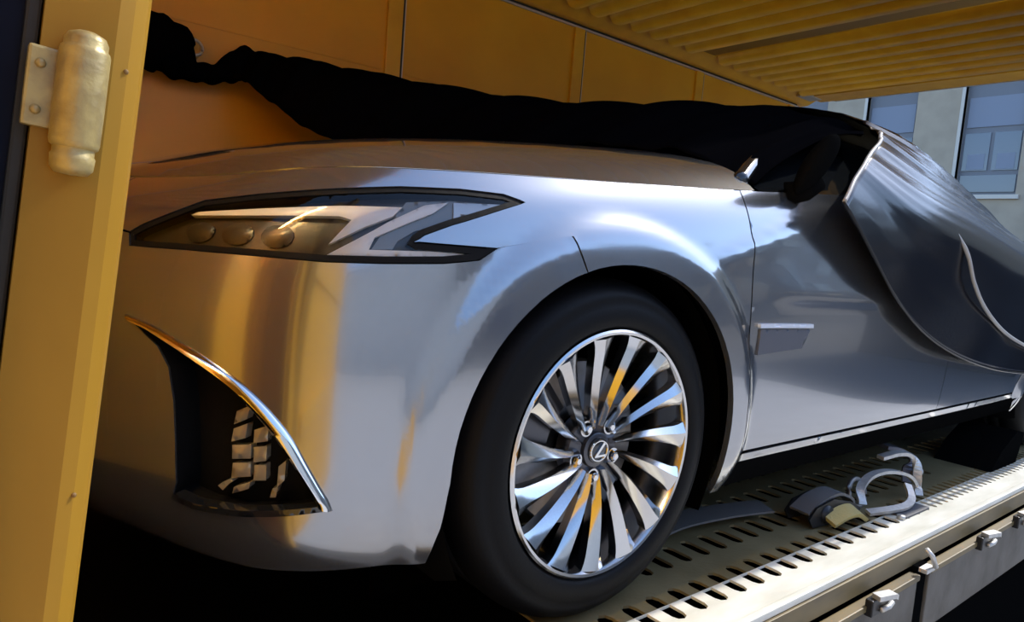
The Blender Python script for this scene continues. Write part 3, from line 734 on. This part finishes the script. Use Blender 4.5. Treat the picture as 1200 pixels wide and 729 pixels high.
# ------------------------------------------------------------------ black car cover
def spl(P,n):
    """interpolating spline through rows of control points along axis 0"""
    P=np.asarray(P,float); out=[]
    Q=np.concatenate([2*P[:1]-P[1:2],P,2*P[-1:]-P[-2:-1]],0)
    for i in range(1,len(Q)-2):
        for k in range(n):
            t=k/n; out.append(.5*((2*Q[i])+(-Q[i-1]+Q[i+1])*t+(2*Q[i-1]-5*Q[i]+4*Q[i+1]-Q[i+2])*t*t+(-Q[i-1]+3*Q[i]-3*Q[i+1]+Q[i+2])*t**3))
    out.append(P[-1]); return np.array(out)
def surface(ctrl,nu,nv):
    A=spl(ctrl,nu); A=spl(A.transpose(1,0,2),nv).transpose(1,0,2); return A
def normals(A):
    du=np.gradient(A,axis=0); dv=np.gradient(A,axis=1); n=np.cross(du,dv); return n/(np.linalg.norm(n,axis=-1)[...,None]+1e-12)
cover=tag(empty('car_cover',(0,0,0)),'black satin car cover draped over the cabin with one end tied to the yellow wall','car cover')
half=[ # fold edge -> rear ; each: roof, shoulder, glass, waist, skirt, hem
 [(1.42,-.30,1.305),(1.42,-.55,1.252),(1.27,-.75,1.145),(.88,-.905,1.012),(.74,-.94,.94),(.66,-.952,.880)],
 [(1.66,-.30,1.318),(1.64,-.60,1.232),(1.49,-.785,1.088),(1.18,-.96,.92),(1.06,-.968,.80),(1.0,-.965,.670)],
 [(1.90,-.30,1.318),(1.90,-.60,1.212),(1.86,-.785,1.03),(1.66,-.965,.86),(1.50,-.975,.70),(1.38,-.968,.515)],
 [(2.40,-.30,1.240),(2.40,-.57,1.145),(2.38,-.755,.975),(2.22,-.957,.81),(2.02,-.975,.63),(1.80,-.968,.432)],
 [(3.0,-.30,1.10),(2.98,-.55,1.03),(2.92,-.73,.90),(2.78,-.945,.79),(2.58,-.97,.60),(2.37,-.965,.378)],
 [(3.55,-.30,.965),(3.52,-.57,.905),(3.42,-.76,.84),(3.35,-.935,.72),(3.22,-.958,.58),(3.1,-.955,.36)],
 [(4.06,-.28,.93),(4.06,-.50,.905),(4.06,-.66,.85),(4.05,-.74,.72),(4.04,-.78,.55),(4.03,-.78,.35)]]
H=np.array(half)
C_=[]
for i in range(len(H)):
    top=H[i,0]*[1,0,1]+[0,0,.02]; far=H[i][:]*[1,-1,1]
    if i==0: far=far.copy(); far[:,0]+=[0,0,-.1,-.15,-.1,-.05]
    C_.append(list(H[i][::-1])+[top]+list(far))
A=surface(np.array(C_),14,18); N=normals(A)
if N[10,A.shape[1]//2,2]<0: N=-N
nu,nv=A.shape[:2]
iu,iv=np.meshgrid(np.linspace(0,1,nu),np.linspace(0,1,nv),indexing='ij')
# pulled folds run back along the glass from the fold edge, nearly parallel to the waist
tv_=np.abs(iv-.5)*12              # 6 at a hem, 0 on the roof ridge
x_=A[...,0]
ph=tv_*13+1.6*np.sin(x_*1.7)+.9*np.sin(x_*4.1+1)
fold=.008*np.sin(ph)+.006*np.sin(ph*2.3+x_*1.2)+.0035*np.sin(ph*4.1-x_*2)
win=np.exp(-((tv_-3.0+.25*(x_-1))/.85)**2)
amp=win*np.clip(1.15-(x_-1.0)*.42,.12,1)*np.clip((iu-.0)/.02+.35,0,1)
low=np.clip((tv_-4.2)/1.2,0,1)
A=A+N*(fold*amp+.010*np.sin(x_*7+tv_*1.5)*low+.012)[...,None]
ins=A-N*.004
def sheet(name,A_,B_,m_,parent):
    nu,nv=A_.shape[:2]; V=list(A_.reshape(-1,3))+list(B_.reshape(-1,3)); k=nu*nv; Fc=[]
    for i in range(nu-1):
        for j in range(nv-1):
            a_,b_,c_,d_=i*nv+j,i*nv+j+1,(i+1)*nv+j+1,(i+1)*nv+j
            Fc.append((a_,b_,c_,d_)); Fc.append((d_+k,c_+k,b_+k,a_+k))
    rim=[i*nv for i in range(nu)]+[(nu-1)*nv+j for j in range(1,nv)]+[i*nv+nv-1 for i in range(nu-2,-1,-1)]+[j for j in range(nv-2,0,-1)]
    for i in range(len(rim)):
        p,q_=rim[i],rim[(i+1)%len(rim)]; Fc.append((p,q_,q_+k,p+k))
    return mesh(name,V,Fc,m_,parent)
sheet('cover_sheet',A,ins,SATIN,cover)
# hem piping down the near front edge and along the skirt
e0=[A[0,j]+N[0,j]*.004 for j in range(0,3*18+1)]
mesh('front_hem_piping',*tube(e0,.0055,8),PIPING,cover)
e1=[A[i,0]+N[i,0]*.002 for i in range(0,nu-8)]
mesh('skirt_hem_piping',*tube(e1,.004,8),SATIN,cover)
pp=smooth_path([(1.33,-.985,.875),(1.42,-1.0,.80),(1.50,-1.003,.715),(1.63,-1.004,.635),(1.86,-1.002,.555),(2.2,-.997,.487),(2.5,-.994,.44)],8)
mesh('seam_piping',*tube(pp,list(np.interp(np.arange(len(pp)),[0,6,len(pp)],[.001,.006,.006])),8),PIPING,cover)
# front part: over the roof front and windscreen, then pulled off to the far wall
front=[ # near -> far ; each: back edge under the main sheet, roof lip, mid, foot on the scuttle
 [(1.20,-.745,1.145),(.94,-.765,1.085),(.66,-.81,.99),(.50,-.835,.905)],
 [(1.55,-.55,1.225),(1.12,-.62,1.195),(.70,-.66,1.075),(.42,-.66,.985)],
 [(1.60,-.30,1.290),(1.12,-.33,1.260),(.70,-.35,1.165),(.345,-.36,1.008)],
 [(1.60,.0,1.315),(1.10,.0,1.285),(.68,.0,1.205),(.29,.0,1.022)],
 [(1.60,.35,1.30),(1.05,.35,1.295),(.55,.36,1.255),(.20,.40,1.035)],
 [(1.30,.62,1.30),(.82,.64,1.315),(.34,.64,1.305),(.06,.64,1.055)],
 [(.95,.86,1.20),(.52,.90,1.32),(.17,.92,1.372),(-.03,.86,1.165)],
 [(.55,1.08,1.25),(.26,1.12,1.36),(.02,1.14,1.415),(-.085,1.08,1.275)],
 [(.20,1.20,1.36),(.04,1.22,1.40),(-.06,1.22,1.40),(-.105,1.19,1.285)]]
B=surface(np.array(front),12,10); NB=normals(B)
if NB[30,10,2]<0: NB=-NB
t_=np.linspace(0,1,B.shape[1])[None,:]; r_=np.linspace(0,1,B.shape[0])[:,None]
B=B+NB*(.006*np.sin(r_*60+t_*7)+.004*np.sin(r_*131+t_*3))[...,None]
sheet('cover_front',B,B-NB*.004,SHADECLOTH,cover)
# twisted neck and bunched end hanging on the wall
nk=smooth_path([(.03,1.215,1.385),(-.05,1.20,1.372),(-.10,1.19,1.335),(-.17,1.20,1.300),(-.235,1.21,1.298),(-.29,1.215,1.325),(-.35,1.21,1.37),(-.46,1.2,1.37),(-.55,1.19,1.32)],8)
rr=list(np.interp(np.linspace(0,1,len(nk)),[0,.12,.25,.38,.5,.6,.7,.85,1],[.035,.062,.052,.036,.040,.075,.105,.11,.06]))
V,Fc=tube(nk,rr,20)
V=[Vector((v.x,1.19+(v.y-1.19)*.75+.01*math.sin(v.x*60+v.z*40),v.z+.006*math.sin(v.x*85))) for v in map(Vector,V)]
mesh('cover_tied_end',V,Fc,SHADECLOTH,cover)
tie=tag(empty('tie_ring',(-.235,1.27,1.395)),'pale steel tie ring on the yellow wall holding the cover end','ring')
V,Fc=tube([(.032*math.cos(q),-.035+.012*math.sin(q),.032*math.sin(q)) for q in np.linspace(0,2*math.pi,25)[:-1]],.006,8,closed=True)
mesh('ring',V,Fc,PALESTEEL,tie)
box('ring_plate',-.03,.03,.012,.028,-.03,.03,YELLOW2,tie,.003)

# ------------------------------------------------------------------ lashing gear on the deck
st=tag(empty('lashing_strap',(.7,-.72,0)),'flat grey lashing strap lying on the deck behind the front wheel','strap')
pl=[(.36,-.70,.012),(.50,-.705,.030),(.66,-.72,.030),(.76,-.735,.028),(.82,-.75,.028),(.85,-.765,.03)]
pl=[(x-.7,y+.72,z) for x,y,z in smooth_path(pl,6)]
mesh('webbing',*tube(pl,0,flat=(.042,.0028,(0,0,1))),WEBBING,st,smooth=False)
rt=tag(empty('ratchet_buckle',(1.0,-.86,0),(0,0,math.radians(-6))),'black ratchet buckle with tan and grey webbing on the deck','ratchet')
for yy in(-.038,.038):
    V=[(x,yy+t,z) for t in(-.003,.003) for x,z in((-.11,.004),(.10,.004),(.12,.03),(.07,.055),(-.02,.075),(-.10,.06),(-.13,.03))]; n=7
    mesh('side_plate',V,[tuple(range(n)),tuple(range(2*n-1,n-1,-1))]+[(i,i+n,(i+1)%n+n,(i+1)%n) for i in range(n)],DARKSTEEL,rt,smooth=False)
mesh('spool',*tube([(-.05,-.045,.035),(-.05,.045,.035)],.026,18),DARKSTEEL,rt)
mesh('axle',*tube([(.07,-.05,.03),(.07,.05,.03)],.010,12),ZINC,rt)
w1=smooth_path([(-.12,0,.04),(-.06,0,.068),(.02,0,.080),(.07,-.002,.068),(.10,-.004,.05),(.115,-.01,.035)],6)
mesh('grey_webbing',*tube(w1,0,flat=(.030,.004,(0,0,1))),WEBBING,rt,smooth=False)
w2=smooth_path([(-.06,-.055,.022),(.0,-.06,.040),(.05,-.06,.040),(.09,-.055,.022),(.11,-.05,.010)],6)
mesh('tan_webbing',*tube(w2,0,flat=(.022,.006,(0,-.4,1))),YWEB,rt,smooth=False)
hk=tag(empty('lashing_hook',(1.37,-.92,0),(0,0,0)),'bent pale steel lashing hook standing on the daylit deck edge','hook')
h1=smooth_path([(-.19,.03,.020),(-.17,.05,.060),(-.10,.055,.088),(.0,.045,.092),(.09,.02,.075),(.125,.0,.04),(.115,-.015,.012)],8)
mesh('hook_bar',*tube(h1,0,flat=(.012,.005,(0,0,1))),ZINC,hk,smooth=False)
h2=smooth_path([(-.22,.0,.012),(-.15,-.03,.018),(-.07,-.045,.020),(.0,-.035,.028),(.05,.0,.055)],8)
mesh('hook_foot',*tube(h2,0,flat=(.011,.005,(0,-.3,1))),ZINC,hk,smooth=False)
mesh('hook_eye',*tube([(-.17+.05*math.cos(q),.06+.012*math.sin(q),.045+.04*math.sin(q)) for q in np.linspace(0,2*math.pi,25)[:-1]],.008,8,closed=True),mat('grey_hook_steel',(.20,.19,.18),.4,.7),hk)
box('rubber_pad',-.13,.04,-.075,-.02,.0,.008,mat('slate_rubber',(.07,.072,.085),.6),hk,.002)
mesh('bolt',*tube([(-.145,-.065,.0),(-.145,-.065,.012)],.012,10),ZINC,hk)
lv=tag(empty('lever_handle',(1.52,-.90,0)),'pale L shaped lever handle upright at the deck slots','lever')
l1=smooth_path([(-.13,.06,.125),(-.05,.04,.135),(.0,.02,.128),(.018,.0,.09),(.012,-.01,.0)],6)
mesh('lever_bar',*tube(l1,0,flat=(.013,.006,(-.3,0,1))),ZINC,lv,smooth=False)
mesh('lever_knob',*tube([(.08,.03,.05),(.115,.025,.055)],[.012,.014],10),ZINC,lv)
mesh('lever_bracket',*tube(smooth_path([(.02,.12,.13),(.08,.09,.12),(.12,.06,.08),(.10,.04,.01)],5),0,flat=(.03,.006,(0,0,1))),mat('grey_bracket_paint',(.14,.14,.17),.5),lv,smooth=False)
cr=tag(empty('wheel_chock',(2.12,-.86,0)),'black wheel chock wedged in front of the rear tyre','chock')
V=[(x,y,z) for y in(-.09,.11) for x,z in((0,0),(.30,0),(.36,.12),(.27,.135),(.10,.07))]
mesh('chock_body',V,[(0,1,2,3,4),(9,8,7,6,5)]+[(i,i+5,(i+1)%5+5,(i+1)%5) for i in range(5)],VOID,cr,smooth=False)

# ------------------------------------------------------------------ street behind
gd=tag(box('ground',-40,60,-40,60,-1.25,-1.15,ASPHALT),kind='structure')
pv=tag(box('bounce_slab',-16,7,-13,-1.6,-1.15,-1.06,mat('pale_bounce_slab',(.52,.50,.47),.85,0,noise=.15,nscale=3)),kind='structure')  # unseen pale slab added to bounce light onto car and ceiling
bd=tag(empty('building',(12.5,0,-1.15)),'beige rendered street building with tall grey windows beyond the transporter','building')
BX=0
WN=[(2.06,2.98,3.35,5.35),(3.74,4.62,3.35,5.35),(5.4,6.3,3.35,5.35),(.45,1.35,3.35,5.35),(-1.2,-.3,3.35,5.35),(7.1,8.0,3.35,5.35)]
# facade built from the piers between the windows, sill bands and head band
ysn=sorted(WN); edges=[-6]+[v for w in ysn for v in (w[0],w[1])]+[14]
for i in range(0,len(edges),2): box('pier',BX,BX+.4,edges[i],edges[i+1],3.35,5.35,STONE,bd)
box('lower_wall',BX,BX+.4,-6,14,2.6,3.35,STONE,bd); box('added_dark_base',BX-.03,BX+.4,-6,14,0,2.6,mat('added_base_dark',(.05,.048,.05),.7),bd); box('upper_wall',BX,BX+.4,-6,14,5.35,5.5,STONE,bd)  # dark base added to darken what the cover reflects
box('side_block',BX+.4,BX+8,-6,14,0,5.5,STONE,bd)
for w in WN:
    y0,y1,z0,z1=w
    fr=box('window',BX+.12,BX+.30,y0,y1,z0,z1,WINFRAME,bd)
    box('window_sill',BX-.06,BX+.12,y0-.06,y1+.06,z0-.07,z0,STONE2,fr)
    box('window_jamb',BX-.02,BX+.1,y1,y1+.05,z0,z1,STONE2,fr)
    box('transom_pane',BX+.10,BX+.13,y0+.05,y1-.05,z0+1.15,z1-.35,WINLIT,fr)
    box('pane',BX+.10,BX+.13,y0+.05,(y0+y1)/2-.03,z0+.42,z0+1.05,WINGLASS,fr)
    box('pane',BX+.10,BX+.13,(y0+y1)/2+.03,y1-.05,z0+.42,z0+1.05,WINGLASS,fr)
    box('lower_pane',BX+.10,BX+.13,y0+.05,y1-.05,z0+.06,z0+.34,WINGLASS,fr)
    for yy in (y0+.10,(y0+y1)/2+.08): box('pane_reflection',BX+.095,BX+.101,yy,yy+.26,z0+.44,z0+.70,WINLIT,fr)  # pale reflections painted as thin boxes on the panes

def opposite(x0,x1,label,col,nm,h_,win=True):
    ob=tag(empty('street_building',((x0+x1)/2,-14,-1.15)),label,'building'); w=(x1-x0)/2
    M_=mat(nm,col,.85,0,noise=.2,nscale=1.5)
    box('facade',-w,w,-6,0,0,h_,M_,ob); box('cornice',-w-.1,w+.1,-.1,.3,h_-.1,h_+.2,M_,ob)
    k=-w+1.2
    while win and k<w-2:
        for z0 in (1.0,4.2):
            w_=box('window',k,k+1.5,-.02,.06,z0,z0+1.9,WINFRAME,ob); box('pane',k+.1,k+1.4,.05,.07,z0+.1,z0+1.8,WINGLASS,w_)
        k+=3.6
opposite(-22,3.0,'pale cream blank gable across the street, facing the open side of the transporter',(.80,.74,.68),'pale_cream_render',6.6,False)
opposite(3.4,34,'grey brown building across the street, to the right of the pale cream one',(.24,.225,.22),'grey_brown_render',7.4)
